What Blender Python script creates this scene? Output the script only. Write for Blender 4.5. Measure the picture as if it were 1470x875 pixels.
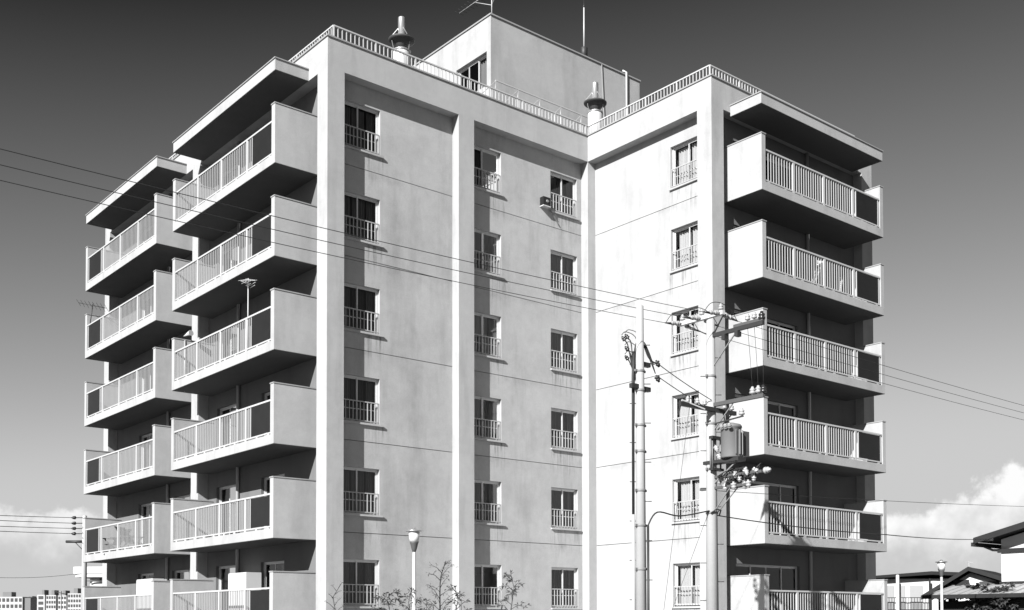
import bpy, bmesh, math, random
from mathutils import Vector, Matrix, noise
R_ = random.Random(7)
for o in list(bpy.data.objects): bpy.data.objects.remove(o)
scene = bpy.context.scene
COL = scene.collection

# ------------------------------------------------------------------ camera
CAM = Vector((-15.4132, -28.164, 1.7)); YAW, PITCH, ROLL = 0.7259, 0.0294, -0.0035
FPX, CX, CY = 1591.46, 832.38, 845.58            # in pixels of the 1470x875 photograph
FWD = Vector((math.sin(YAW)*math.cos(PITCH), math.cos(YAW)*math.cos(PITCH), math.sin(PITCH)))
r0 = Vector((math.cos(YAW), -math.sin(YAW), 0)); u0 = r0.cross(FWD)
RGT = math.cos(ROLL)*r0 + math.sin(ROLL)*u0; UPV = -math.sin(ROLL)*r0 + math.cos(ROLL)*u0
cd = bpy.data.cameras.new('camera'); cam = bpy.data.objects.new('camera', cd); COL.objects.link(cam)
cam.matrix_world = Matrix((( RGT.x, UPV.x, -FWD.x, CAM.x), (RGT.y, UPV.y, -FWD.y, CAM.y), (RGT.z, UPV.z, -FWD.z, CAM.z), (0, 0, 0, 1)))
cd.sensor_fit = 'HORIZONTAL'; cd.sensor_width = 36; cd.lens = FPX/1470*36
cd.shift_x = (735-CX)/1470; cd.shift_y = (CY-437.5)/1470
cd.clip_start = .1; cd.clip_end = 6000
scene.camera = cam
def ray(u, v): return FWD + RGT*((u-CX)/FPX) - UPV*((v-CY)/FPX)
def at(u, v, depth): return CAM + ray(u, v)*depth                 # a point at a known distance
def onplane(u, v, ax, val):                                        # a point on a known plane
    d = ray(u, v); i = 'XYZ'.index(ax); return CAM + d*((val-CAM[i])/d[i])

# ------------------------------------------------------------------ sky, sun, exposure (black and white film: grey light)
SUN = Vector((-2.52, -1.0, 1.54)).normalized()
EL = math.asin(SUN.z); AZ = math.atan2(SUN.x, SUN.y)
W = bpy.data.worlds.new('World'); scene.world = W; W.use_nodes = True
nt = W.node_tree; nt.nodes.clear()
def N(t, **k):
    n = nt.nodes.new(t)
    for a, b in k.items(): setattr(n, a, b)
    return n
def L(a, b): nt.links.new(a, b)
def M(op, a, b=None, c=None, clamp=False):
    n = N('ShaderNodeMath', operation=op); n.use_clamp = clamp
    for i, x in enumerate((a, b, c)):
        if x is None: continue
        if isinstance(x, (int, float)): n.inputs[i].default_value = x
        else: L(x, n.inputs[i])
    return n.outputs[0]
sky = N('ShaderNodeTexSky', sky_type='NISHITA', sun_disc=False, sun_elevation=EL, sun_rotation=AZ % (2*math.pi))
sky.altitude = 0; sky.air_density = 1.0; sky.dust_density = 0.6; sky.ozone_density = 1.0
sep = N('ShaderNodeSeparateColor'); L(sky.outputs[0], sep.inputs[0])
xr = M('MAXIMUM', M('SUBTRACT', sep.outputs[0], 1.07), .10)       # the film saw the sky through a deep red filter
grey = M('SMOOTH_MIN', M('DIVIDE', M('MULTIPLY', xr, 1.84), M('ADD', M('MULTIPLY', xr, .12), 1.0)), 3.9, 1.2)
# cumulus band low over the horizon, all the way round
tc = N('ShaderNodeTexCoord'); sx = N('ShaderNodeSeparateXYZ'); L(tc.outputs['Generated'], sx.inputs[0])
el = M('DIVIDE', sx.outputs[2], M('SQRT', M('ADD', M('MULTIPLY', sx.outputs[0], sx.outputs[0]), M('MULTIPLY', sx.outputs[1], sx.outputs[1]))))
fl = N('ShaderNodeCombineXYZ'); L(sx.outputs[0], fl.inputs[0]); L(sx.outputs[1], fl.inputs[1])
n1 = N('ShaderNodeTexNoise'); L(fl.outputs[0], n1.inputs['Vector']); n1.inputs['Scale'].default_value = 3.1; n1.inputs['Detail'].default_value = 3
n1.noise_dimensions = '4D'; n1.inputs['W'].default_value = 11.0
n2 = N('ShaderNodeTexNoise'); L(tc.outputs['Generated'], n2.inputs['Vector']); n2.inputs['Scale'].default_value = 22; n2.inputs['Detail'].default_value = 10; n2.inputs['Roughness'].default_value = .6
top = M('ADD', M('MULTIPLY', M('SUBTRACT', n1.outputs[0], .455), .25), M('MULTIPLY', M('SUBTRACT', n2.outputs[0], .5), .085))
d = M('SUBTRACT', top, M('SUBTRACT', el, .075))
dens = N('ShaderNodeMapRange', interpolation_type='SMOOTHSTEP'); L(d, dens.inputs[0]); dens.inputs[1].default_value = 0; dens.inputs[2].default_value = .013
base = N('ShaderNodeMapRange', interpolation_type='SMOOTHSTEP'); L(M('ADD', el, M('MULTIPLY', M('SUBTRACT', n2.outputs[0], .5), .12)), base.inputs[0]); base.inputs[1].default_value = .03; base.inputs[2].default_value = .085
cl = M('MULTIPLY', M('MULTIPLY', dens.outputs[0], base.outputs[0]), 1.0)
mixc = N('ShaderNodeMix'); mixc.data_type = 'FLOAT'; L(cl, mixc.inputs[0]); L(grey, mixc.inputs[2]); 
n3 = N('ShaderNodeTexNoise'); L(tc.outputs['Generated'], n3.inputs['Vector']); n3.inputs['Scale'].default_value = 34; n3.inputs['Detail'].default_value = 7
lit = M('ADD', M('MULTIPLY', M('SUBTRACT', n3.outputs[0], .5), 6.0), M('ADD', M('MULTIPLY', M('SUBTRACT', el, .085), 30.0), 5.5))   # cloud tops catch more light than their bases
L(M('MINIMUM', M('MAXIMUM', lit, 3.7), 6.4), mixc.inputs[3])
bg = N('ShaderNodeBackground'); bg.inputs[1].default_value = .061
L(mixc.outputs[0], bg.inputs[0])
wo = N('ShaderNodeOutputWorld'); L(bg.outputs[0], wo.inputs[0])
sl = bpy.data.lights.new('sun', 'SUN'); sl.energy = 4.7; sl.angle = math.radians(.5)
so = bpy.data.objects.new('sun', sl); COL.objects.link(so); so.rotation_euler = SUN.to_track_quat('Z', 'Y').to_euler(); so.location = (-40, -30, 40)
vs = scene.view_settings; vs.view_transform = 'Standard'; vs.look = 'None'; vs.exposure = 1.34; vs.gamma = 1; vs.use_curve_mapping = False
scene.render.engine = 'CYCLES'

# ------------------------------------------------------------------ materials (all grey)
MATS = {}
def mat(name, v, rough=.7, metal=0, var=0.0, scale=1.0, streak=0.0, bump=0.0, bscale=60, spec=.4, drips=None):
    m = bpy.data.materials.new(name); m.use_nodes = True; t = m.node_tree; b = t.nodes['Principled BSDF']
    b.inputs['Roughness'].default_value = rough; b.inputs['Metallic'].default_value = metal; b.inputs['Specular IOR Level'].default_value = spec
    b.inputs['Base Color'].default_value = (v, v, v, 1)
    MATS[name] = m
    if not (var or streak or bump): return m
    geo = t.nodes.new('ShaderNodeNewGeometry')
    def nz(sc, det, vec=None, rough_=.6):
        n = t.nodes.new('ShaderNodeTexNoise'); n.inputs['Scale'].default_value = sc; n.inputs['Detail'].default_value = det; n.inputs['Roughness'].default_value = rough_
        t.links.new(vec if vec else geo.outputs['Position'], n.inputs['Vector']); return n.outputs[0]
    def mth(op, a, b_):
        n = t.nodes.new('ShaderNodeMath'); n.operation = op
        for i, x in enumerate((a, b_)):
            if isinstance(x, (int, float)): n.inputs[i].default_value = x
            else: t.links.new(x, n.inputs[i])
        return n.outputs[0]
    f = None
    if var:
        a = mth('SUBTRACT', nz(scale, 4), .5); a2 = mth('SUBTRACT', nz(scale*5, 3), .5)
        f = mth('ADD', mth('MULTIPLY', a, 2*var), mth('MULTIPLY', a2, var))
        if bump: f = mth('ADD', f, mth('MULTIPLY', mth('SUBTRACT', nz(38, 3), .5), var*1.3))
    if streak:
        mp = t.nodes.new('ShaderNodeMapping'); mp.inputs['Scale'].default_value = (1, 1, .16); t.links.new(geo.outputs['Position'], mp.inputs['Vector'])
        s = mth('MAXIMUM', mth('SUBTRACT', nz(1.5, 4, mp.outputs[0], .6), .5), 0.0); s = mth('MULTIPLY', s, -streak*2.2)
        f = s if f is None else mth('ADD', f, s)
    if drips:                                               # rain-washed dirt running down from the window sills
        sxy = t.nodes.new('ShaderNodeSeparateXYZ'); t.links.new(geo.outputs['Position'], sxy.inputs[0])
        c0 = sxy.outputs[drips[0]]
        def step(x, lo, hi):
            n = t.nodes.new('ShaderNodeMapRange'); n.interpolation_type = 'SMOOTHSTEP'; t.links.new(x, n.inputs[0]); n.inputs[1].default_value = lo; n.inputs[2].default_value = hi; return n.outputs[0]
        dz = mth('MULTIPLY', mth('FRACT', mth('DIVIDE', mth('SUBTRACT', 15.62+27.0, sxy.outputs[2]), 2.7), 0), 2.7)
        mk = None
        for lo, hi in drips[1]:
            w_ = mth('MULTIPLY', step(c0, lo-.05, lo+.08), mth('SUBTRACT', 1.0, step(c0, hi-.08, hi+.05))); mk = w_ if mk is None else mth('ADD', mk, w_)
        mp2 = t.nodes.new('ShaderNodeMapping'); mp2.inputs['Scale'].default_value = (1, 1, .06); t.links.new(geo.outputs['Position'], mp2.inputs['Vector'])
        fine = step(nz(11, 4, mp2.outputs[0], .7), .46, .68)
        ln_ = mth('MULTIPLY', mth('SUBTRACT', 1.0, step(dz, .05, 1.1)), mth('ADD', mth('MULTIPLY', nz(2.3, 2), 1.4), -.25))
        g_ = mth('MULTIPLY', mth('MULTIPLY', mk, fine), mth('MULTIPLY', ln_, -.85)); f = g_ if f is None else mth('ADD', f, g_)
        jz = mth('MULTIPLY', mth('FRACT', mth('DIVIDE', mth('SUBTRACT', 15.117+27.0, sxy.outputs[2]), 2.7), 0), 2.7)
        f = mth('ADD', f, mth('MULTIPLY', mth('MULTIPLY', mth('SUBTRACT', 1.0, step(jz, 0, .35)), step(nz(1.9, 4), .45, .7)), -.16))
    if f is not None:
        cv = mth('MULTIPLY', mth('ADD', f, 1.0), v)
        t.links.new(cv, b.inputs['Base Color'])
    if bump:
        bp = t.nodes.new('ShaderNodeBump'); bp.inputs['Strength'].default_value = bump; bp.inputs['Distance'].default_value = .02
        t.links.new(nz(bscale, 4), bp.inputs['Height']); t.links.new(bp.outputs[0], b.inputs['Normal'])
    return m
mat('stucco', 0.3, .85, var=.17, scale=.9, streak=.4, bump=.25, bscale=45, spec=.2)
mat('stucco_first', 0.3, .85, var=.23, scale=.75, streak=.4, bump=.25, bscale=45, spec=.2, drips=(0, [(1.5, 2.1), (6.0, 6.7), (8.55, 9.95)]))
mat('stucco_second', 0.3, .85, var=.14, scale=.8, streak=.3, bump=.25, bscale=45, spec=.2, drips=(1, [(-5.0, -3.5)]))
mat('stucco_plain', 0.3, .85, var=.16, scale=1.1, streak=.3, bump=.2, bscale=45, spec=.2)
mat('joint', 0.1, .9, var=.1, scale=3)
mat('white_paint', 0.4, .5, var=.03, scale=3)
mat('rail_metal', 0.36, .4, metal=.0, var=.04, scale=5)
mat('bar_metal', 0.3, .4, var=.04, scale=5)
mat('coping', 0.24, .45, var=.05, scale=2)
mat('frame_metal', .50, .4, metal=.3, var=.05, scale=4)
mat('dark_frame', 0.025, .5)
mat('screen', 0.012, .45, var=.3, scale=2.5, spec=.2)
mat('curtain', 0.17, .9, var=.12, scale=6)
mat('curtain_dark', 0.07, .9, var=.2, scale=4)
mat('lace', 0.42, .9, var=.1, scale=14)
mat('galvanised', 0.45, .35, metal=.75, var=.1, scale=4)
mat('hat_metal', 0.05, .6, metal=.2, var=.15, scale=4)
mat('concrete_pole', 0.29, .8, var=.08, scale=2, streak=.15, bump=.2)
mat('steel_dark', 0.022, .55, var=.2, scale=6)
mat('steel_grey', 0.16, .6, metal=.1, var=.15, scale=5)
mat('porcelain', 0.28, .18, spec=.6)
mat('porcelain_dark', 0.02, .25, spec=.6)
mat('transformer_paint', 0.13, .45, var=.08, scale=3)
mat('cable', 0.02, .6)
mat('asphalt', 0.035, .9, var=.15, scale=1.5, bump=.3, bscale=80)
mat('earth', 0.06, .95, var=.25, scale=.6, bump=.5, bscale=12)
mat('kerb', 0.32, .85, var=.1, scale=2, bump=.2)
mat('leaf', 0.045, .6, var=.3, scale=6, spec=.3)
mat('leaf_light', 0.07, .6, var=.3, scale=6, spec=.3)
mat('bark', 0.07, .9, var=.2, scale=9)
mat('house_white', 0.42, .8, var=.03, scale=.8, bump=.1)
mat('house_grey', 0.25, .8, var=.06, scale=1)
mat('dark_wood', 0.02, .8, var=.2, scale=4, spec=.15)
mat('roof_dark', 0.017, .8, var=.2, scale=1.5, spec=.15)
mat('steel_mid', .06, .6, var=.15, scale=5)
mat('roof_metal', 0.28, .45, var=.1, scale=1)
mat('far_white', 0.32, .85, var=.04, scale=.08)
mat('far_grey', 0.12, .85, var=.05, scale=.08)
mat('far_glass', 0.03, .4)
mat('roofing', 0.1, .9, var=.15, scale=1)
mat('interior', .12, .9)
mat('soffit_shade', 0.07, .9, var=.12, scale=1.5, bump=.2)  # undersides coloured dark to stand in for deep shade
mat('recess_wall_shade', 0.115, .9, var=.1, scale=.9, streak=.3, bump=.2)  # darker copy of the stucco, balcony shade put into its colour
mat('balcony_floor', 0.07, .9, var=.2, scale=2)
mat('milk_glass', 0.5, .25, spec=.5)
mat('canvas', 0.45, .9, var=.05, scale=5)
def glass(name, tint, ior=1.5):
    m = bpy.data.materials.new(name); m.use_nodes = True; t = m.node_tree; t.nodes.clear()
    tr = t.nodes.new('ShaderNodeBsdfTransparent'); tr.inputs[0].default_value = (tint, tint, tint, 1)
    gl = t.nodes.new('ShaderNodeBsdfGlossy'); gl.inputs['Roughness'].default_value = .03; gl.inputs[0].default_value = (.9, .9, .9, 1)
    fr = t.nodes.new('ShaderNodeFresnel'); fr.inputs[0].default_value = ior
    mx = t.nodes.new('ShaderNodeMixShader'); o = t.nodes.new('ShaderNodeOutputMaterial')
    t.links.new(fr.outputs[0], mx.inputs[0]); t.links.new(tr.outputs[0], mx.inputs[1]); t.links.new(gl.outputs[0], mx.inputs[2]); t.links.new(mx.outputs[0], o.inputs[0])
    MATS[name] = m
glass('glass', .8)

# ------------------------------------------------------------------ mesh helpers
class MB:
    def __init__(s): s.v = []; s.f = []; s.smooth = False; s.sf = set()
    def box(s, x0, x1, y0, y1, z0, z1):
        if x0 > x1: x0, x1 = x1, x0
        if y0 > y1: y0, y1 = y1, y0
        if z0 > z1: z0, z1 = z1, z0
        n = len(s.v)
        s.v += [(x0,y0,z0),(x1,y0,z0),(x1,y1,z0),(x0,y1,z0),(x0,y0,z1),(x1,y0,z1),(x1,y1,z1),(x0,y1,z1)]
        s.f += [tuple(n+i for i in q) for q in ((3,2,1,0),(4,5,6,7),(0,1,5,4),(1,2,6,5),(2,3,7,6),(3,0,4,7))]
        return s
    def quad(s, *p):
        n = len(s.v); s.v += [tuple(q) for q in p]; s.f.append(tuple(range(n, n+len(p)))); return s
    def prism(s, pts, d):                                   # polygon extruded by vector d
        n = len(s.v); k = len(pts); d = Vector(d)
        s.v += [tuple(p) for p in pts] + [tuple(Vector(p)+d) for p in pts]
        s.f.append(tuple(range(n, n+k))[::-1]); s.f.append(tuple(range(n+k, n+2*k)))
        for i in range(k): j = (i+1) % k; s.f.append((n+i, n+j, n+k+j, n+k+i))
        return s
    def bar(s, a, b, w, h=None, up=(0,0,1)):                # square bar between two points
        a, b = Vector(a), Vector(b); d = (b-a).normalized(); h = h or w
        up = Vector(up)
        if abs(d.dot(up)) > .95: up = Vector((1,0,0))
        x = d.cross(up).normalized()*w/2; y = x.cross(d).normalized()*h/2
        return s.prism([a-x-y, a+x-y, a+x+y, a-x+y], b-a)
    def tube(s, pts, r, seg=6, cap=True):
        pts = [Vector(p) for p in pts]; k = len(pts); rs = r if isinstance(r, (list, tuple)) else [r]*k
        n = len(s.v); X = None
        for i, p in enumerate(pts):
            d = (pts[min(i+1,k-1)]-pts[max(i-1,0)]).normalized()
            if X is None: X = d.cross(Vector((0,0,1)) if abs(d.z) < .9 else Vector((1,0,0))).normalized()
            else: X = (X-d*X.dot(d)).normalized()
            Y = d.cross(X)
            for j in range(seg):
                a = 2*math.pi*j/seg; s.v.append(tuple(p+(X*math.cos(a)+Y*math.sin(a))*rs[i]))
        for i in range(k-1):
            for j in range(seg):
                q = (j+1) % seg; s.sf.add(len(s.f)); s.f.append((n+i*seg+j, n+i*seg+q, n+(i+1)*seg+q, n+(i+1)*seg+j))
        if cap:
            s.f.append(tuple(n+j for j in range(seg))[::-1]); s.f.append(tuple(n+(k-1)*seg+j for j in range(seg)))
        return s
    def lathe(s, c, prof, seg=16, axis=(0,0,1)):             # prof: (radius, height) along the axis
        c = Vector(c); ax = Vector(axis).normalized(); X = ax.cross(Vector((0,1,0)) if abs(ax.y) < .9 else Vector((1,0,0))).normalized(); Y = ax.cross(X)
        n = len(s.v)
        for r, h in prof:
            for j in range(seg):
                a = 2*math.pi*j/seg; s.v.append(tuple(c+ax*h+(X*math.cos(a)+Y*math.sin(a))*max(r, 1e-4)))
        for i in range(len(prof)-1):
            for j in range(seg):
                q = (j+1) % seg; s.sf.add(len(s.f)); s.f.append((n+i*seg+j, n+i*seg+q, n+(i+1)*seg+q, n+(i+1)*seg+j))
        s.f.append(tuple(n+j for j in range(seg))[::-1]); m = n+(len(prof)-1)*seg; s.f.append(tuple(m+j for j in range(seg)))
        return s
    def ring(s, outer, inner, z0, z1):
        n = len(s.v); k = len(outer)
        for P, z in ((outer,z0),(outer,z1),(inner,z0),(inner,z1)): s.v += [(x,y,z) for x,y in P]
        for i in range(k):
            j = (i+1) % k
            s.f += [(n+i,n+j,n+k+j,n+k+i), (n+2*k+j,n+2*k+i,n+3*k+i,n+3*k+j), (n+k+i,n+k+j,n+3*k+j,n+3*k+i), (n+j,n+i,n+2*k+i,n+2*k+j)]
        return s
    def mesh(s, name, m):
        me = bpy.data.meshes.new(name); me.from_pydata(s.v, [], s.f); me.materials.append(MATS[m])
        for i in s.sf: me.polygons[i].use_smooth = True
        bm = bmesh.new(); bm.from_mesh(me); bmesh.ops.recalc_face_normals(bm, faces=bm.faces); bm.to_mesh(me); bm.free()
        return me
    def build(s, name, m, parent=None, **tags):
        return link(name, s.mesh(name, m), parent, **tags)
def link(name, data, parent=None, loc=(0,0,0), rz=0, **tags):
    o = bpy.data.objects.new(name, data); COL.objects.link(o); o.parent = parent; o.location = loc; o.rotation_euler = (0, 0, rz)
    for k, v in tags.items(): o[k] = v
    return o
def thing(name, label, category, loc=(0,0,0), rz=0, group=None):
    o = link(name, None, None, loc, rz, label=label, category=category); o.empty_display_size = .3
    if group: o['group'] = group
    return o
def bevel(o, w=.01):
    b = o.modifiers.new('bevel', 'BEVEL'); b.width = w; b.segments = 2; b.limit_method = 'ANGLE'

# ------------------------------------------------------------------ ground and road
def sheet(name, m, x0, x1, y0, y1, z):
    return MB().quad((x0,y0,z),(x1,y0,z),(x1,y1,z),(x0,y1,z)).build(name, m, kind='structure')
sheet('ground', 'earth', -2500, 2500, -2500, 2500, 0)
sheet('bounce_paving', 'kerb', -6, 22, -9.4, 0.0, .008)  # unseen pale sheet, added to bounce sunlight onto the court walls
sheet('road', 'asphalt', -300, 300, -16.5, -11.6, .006)
MB().box(-300, 300, -11.6, -11.4, 0, .13).build('kerb', 'kerb', kind='structure')
MB().box(-300, 300, -11.4, -9.6, 0, .12).build('pavement', 'kerb', kind='structure')

# ------------------------------------------------------------------ the apartment block
ST = 2.7; ZT = 18.518; ZF = 17.63; RC = .349
WX, LY = 10.02, -5.69; XE, YE = 18.62, 18.52
B = thing('apartment_building', 'six-storey pale stucco apartment block with projecting balconies and roof railing', 'apartment building')
OUT = [(0,0),(WX,0),(WX,LY),(XE,LY),(XE,YE),(0,YE)]
def inset(d): return [(d,d),(WX+d,d),(WX+d,LY+d),(XE-d,LY+d),(XE-d,YE-d),(d,YE-d)]
MB().ring(OUT, inset(RC), ZF, ZT).build('parapet', 'stucco', B)
MB().ring(inset(-.035), inset(RC+.03), ZT, ZT+.045).build('parapet_coping', 'coping', B)
# roof slab (just inside the parapet) and solid plinth
rf = MB(); d = RC+.002
rf.box(d, XE-d, .351, YE-d, 17.95, 18.15); rf.box(WX+d, XE-d, LY+d, .349, 17.95, 18.15)
rf.build('roof', 'roofing', B)
pl = MB(); pl.box(.1, XE-.1, .1, YE-.1, 0, 1.2); pl.box(WX+.1, XE-.1, LY+.1, .098, 0, 1.2); pl.build('plinth', 'stucco_plain', B)
def column(x0, x1, y0, y1):
    MB().box(x0, x1, y0, y1, 0, ZF).build('column', 'stucco', B)
P1, P2A, P2B = .545, 4.576, 5.167
column(0, P1, 0, .593)
column(P2A, P2B, 0, RC+.05)
column(WX, WX+RC+.02, 0.0, .42)                               # inner corner
column(WX, WX+.557, LY, LY+.598)                              # corner between the court and the side balconies
column(18.0, XE, LY, LY+.5)
column(0, .42, 8.964, 9.578); column(0, .42, 17.963, YE)
# inner-corner column: extra return of the recess on the first facade
# walls: one panel per storey and bay, with recessed joints and window openings
ZJ = 15.117
def wall_bay(plane, a0, a1, openings, m='stucco', joints=True, plane_ax='Y'):
    """panel faces at plane coordinate; a = coordinate along it. openings: list of (a0,a1,dz0,dz1) relative to joint below"""
    zs = [ZF+.1] + [ZJ-ST*k for k in range(0, 6)] + [.3]
    for i in range(len(zs)-1):
        zt, zb = zs[i], zs[i+1]; zb2 = zb+.02 if joints else zb
        mb = MB()
        def bx(p, q, lo, hi):
            if q-p < .005 or hi-lo < .005: return
            if plane_ax == 'Y': mb.box(p, q, plane, plane+.16, lo, hi)
            else: mb.box(plane, plane+.16, p, q, lo, hi)
        ops = sorted(openings) if i < 6 else []
        cur = a0
        for (p, q, d0, d1) in ops:
            bx(cur, p, zb2, zt); bx(p, q, zb2, zb+d0); bx(p, q, zb+d1, zt); cur = q
        bx(cur, a1, zb2, zt)
        mb.build('wall_panel', m, B)
        if joints and i < 6:
            j = MB()
            if plane_ax == 'Y': j.box(a0, a1, plane+.03, plane+.14, zb, zb+.02)
            else: j.box(plane+.03, plane+.14, a0, a1, zb, zb+.02)
            j.build('wall_joint', 'joint', B)
WZ0, WZ1 = 15.675-ZJ, 17.05-ZJ
wall_bay(RC, P1-.05, P2A+.05, [(.545, 1.945, WZ0, WZ1)], m='stucco_first')
wall_bay(RC, P2B-.05, WX+.3, [(5.12, 6.507, WZ0, WZ1), (8.62, 9.82, WZ0, WZ1)], m='stucco_first')
wall_bay(WX+RC, LY+.5, RC+.02, [(-5.02, -3.61, WZ0, WZ1)], m='stucco_second', plane_ax='X')
# balcony walls: doors measured from slab bottom -> relative to the joint below
AZ0 = 14.925-ZJ; DZ0 = 14.856-ZJ
wall_bay(RC, .55, 9.0, [(6.70, 8.24, AZ0+.22+0, AZ0+2.2), (3.25, 4.85, AZ0+.22, AZ0+2.2)], m='recess_wall_shade', joints=False, plane_ax='X')
wall_bay(RC, 9.5, 18.1, [(9.9+.66, 9.9+2.2, AZ0+.22, AZ0+2.2), (13.9, 15.5, AZ0+.22, AZ0+2.2)], m='recess_wall_shade', joints=False, plane_ax='X')
wall_bay(LY+RC, WX+.3, 18.2, [(11.43, 14.67, DZ0+.22, DZ0+2.17)], m='recess_wall_shade', joints=False)
# hidden sides
MB().box(.3, XE, 18.3, YE-.02, 0, ZF).build('wall', 'stucco', B)
MB().box(XE-.3, XE-.02, LY+.5, 18.3, 0, ZF).build('wall', 'stucco', B)
# dark rooms behind: floors close the storeys off
for k in range(7):
    z = 14.925+.05-ST*k
    fl_ = MB(); fl_.box(.55, XE-.35, .55, 18.25, z, z+.15); fl_.box(WX+.6, XE-.35, LY+.6, .545, z, z+.15); fl_.build('floor_slab', 'interior', B)

# ---- windows: built once per size, then copied
def curtain_mesh(w, h, folds, amp=.03, x0=0):
    mb = MB(); n = max(8, int(w*40)); ph = R_.random()*6
    for i in range(n):
        a, b = i/n, (i+1)/n
        ya = amp*math.sin(a*folds*6.28+ph+.8*math.sin(a*9)); yb = amp*math.sin(b*folds*6.28+ph+.8*math.sin(b*9))
        mb.sf.add(len(mb.f)); mb.quad((x0+a*w, ya, 0), (x0+b*w, yb, 0), (x0+b*w, yb, h), (x0+a*w, ya, h))
    return mb
def window_set(w, h, leaves, guard, dark):
    """returns list of (name, mesh, (loc)) in local coords: x along wall, outward -y, z from the sill"""
    out = []
    fr = MB(); t = .045
    for a, b, c, d_ in ((0,w,0,t),(0,w,h-t,h),(0,t,t,h-t),(w-t,w,t,h-t)): fr.box(a, b, .10, .17, c, d_)
    out.append(('window', fr.mesh('window', 'frame_metal'), (0,0,0)))
    lw = (w-2*t)/leaves
    for i in range(leaves):
        y = .115 if i % 2 else .14; s = MB(); x0 = t+i*lw-(.015 if i else 0); x1 = t+(i+1)*lw+(.015 if i < leaves-1 else 0); z0, z1 = t, h-t; q = .035
        s.box(x0, x1, y, y+.022, z0, z0+q+.02); s.box(x0, x1, y, y+.022, z1-q, z1); s.box(x0, x0+q, y, y+.022, z0+q+.02, z1-q); s.box(x1-q, x1, y, y+.022, z0+q+.02, z1-q)
        if guard: s.box(x0+q, x1-q, y+.002, y+.02, h*.30, h*.30+.025)
        out.append(('sash', s.mesh('sash', 'frame_metal'), (0,0,0)))
        g = MB().quad((x0+q, y+.011, z0+q+.02), (x1-q, y+.011, z0+q+.02), (x1-q, y+.011, z1-q), (x0+q, y+.011, z1-q))
        out.append(('pane', g.mesh('pane', 'glass'), (0,0,0)))
    if guard:
        si = MB(); si.box(-.02, w+.09, -.07, .10, -.055, 0); out.append(('sill', si.mesh('sill', 'stucco_plain'), (0,0,0)))
        gr = MB(); gh = .65
        gr.box(.02, w-.02, .012, .042, gh-.03, gh); gr.box(.02, w-.02, .012, .042, .06, .085)
        nb = int(w/.125)
        for i in range(nb+1):
            x = .03+(w-.06)*i/nb; gr.box(x-.011, x+.011, .016, .038, 0.0 if i in (0, nb) else .085, gh-.03)
        out.append(('guard_rail', gr.mesh('guard_rail', 'bar_metal'), (0,0,0)))
    return out
CACHE = {}
def place_window(name, w, h, leaves, guard, loc, rz, curtains):
    key = (w, h, leaves, guard)
    if key not in CACHE: CACHE[key] = window_set(w, h, leaves, guard, 0)
    root = None
    for nm, me, lo in CACHE[key]:
        if root is None: root = link(name, me, B, loc, rz)
        else: link(nm, me, root, lo)
    for (x0, cw, kind, folds) in curtains:
        kk = ('c', round(cw, 2), h, kind, folds, R_.randrange(3))
        if kk not in CACHE: CACHE[kk] = curtain_mesh(cw, h-.1, folds).mesh('curtain', kind)
        link('curtain', CACHE[kk], root, (x0, .26, .04))
    return root
H = math.pi/2
for k in range(6):
    z = 15.675-ST*k
    def cur(w):
        c = []; r = R_.random()
        c.append((.04, w*.36, R_.choice(['curtain', 'curtain', 'curtain_dark']), 6))
        if r < .75: c.append((w*.42, w*.30, R_.choice(['curtain_dark', 'curtain']), 5))
        if r < .9: c.append((w*.78, w*.20, 'curtain', 3))
        return c
    place_window('window', 1.4, 1.375, 2, True, (.545, RC, z), 0, cur(1.4))
    place_window('window', 1.387, 1.375, 2, True, (5.12, RC, z), 0, cur(1.387))
    place_window('window', 1.2, 1.375, 2, True, (8.62, RC, z), 0, cur(1.2))
    place_window('window', 1.41, 1.375, 2, True, (WX+RC, -3.61, z), -H, [(.12, .5, 'lace', 5), (.72, .62, 'lace', 6)])
    # balcony doors
    zb = 14.925+.22-ST*k; zd = 14.856+.22-ST*k
    for y0, w in ((8.24, 1.54), (4.85, 1.6)): place_window('balcony_door', w, 1.98, 2, False, (RC, y0, zb), -H, [(w*.1, w*.3, 'curtain_dark', 5), (w*.6, w*.3, 'curtain', 4)] if R_.random() < .7 else [])
    for y0, w in ((12.1, 1.54), (15.5, 1.6)): place_window('balcony_door', w, 1.98, 2, False, (RC, y0, zb), -H, [(w*.1, w*.3, 'curtain_dark', 5)] if R_.random() < .6 else [])
    place_window('balcony_door', 3.24, 1.95, 4, False, (11.43, LY+RC, zd), 0, [(.3, .6, 'curtain_dark', 6)] if R_.random() < .6 else [])

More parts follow.
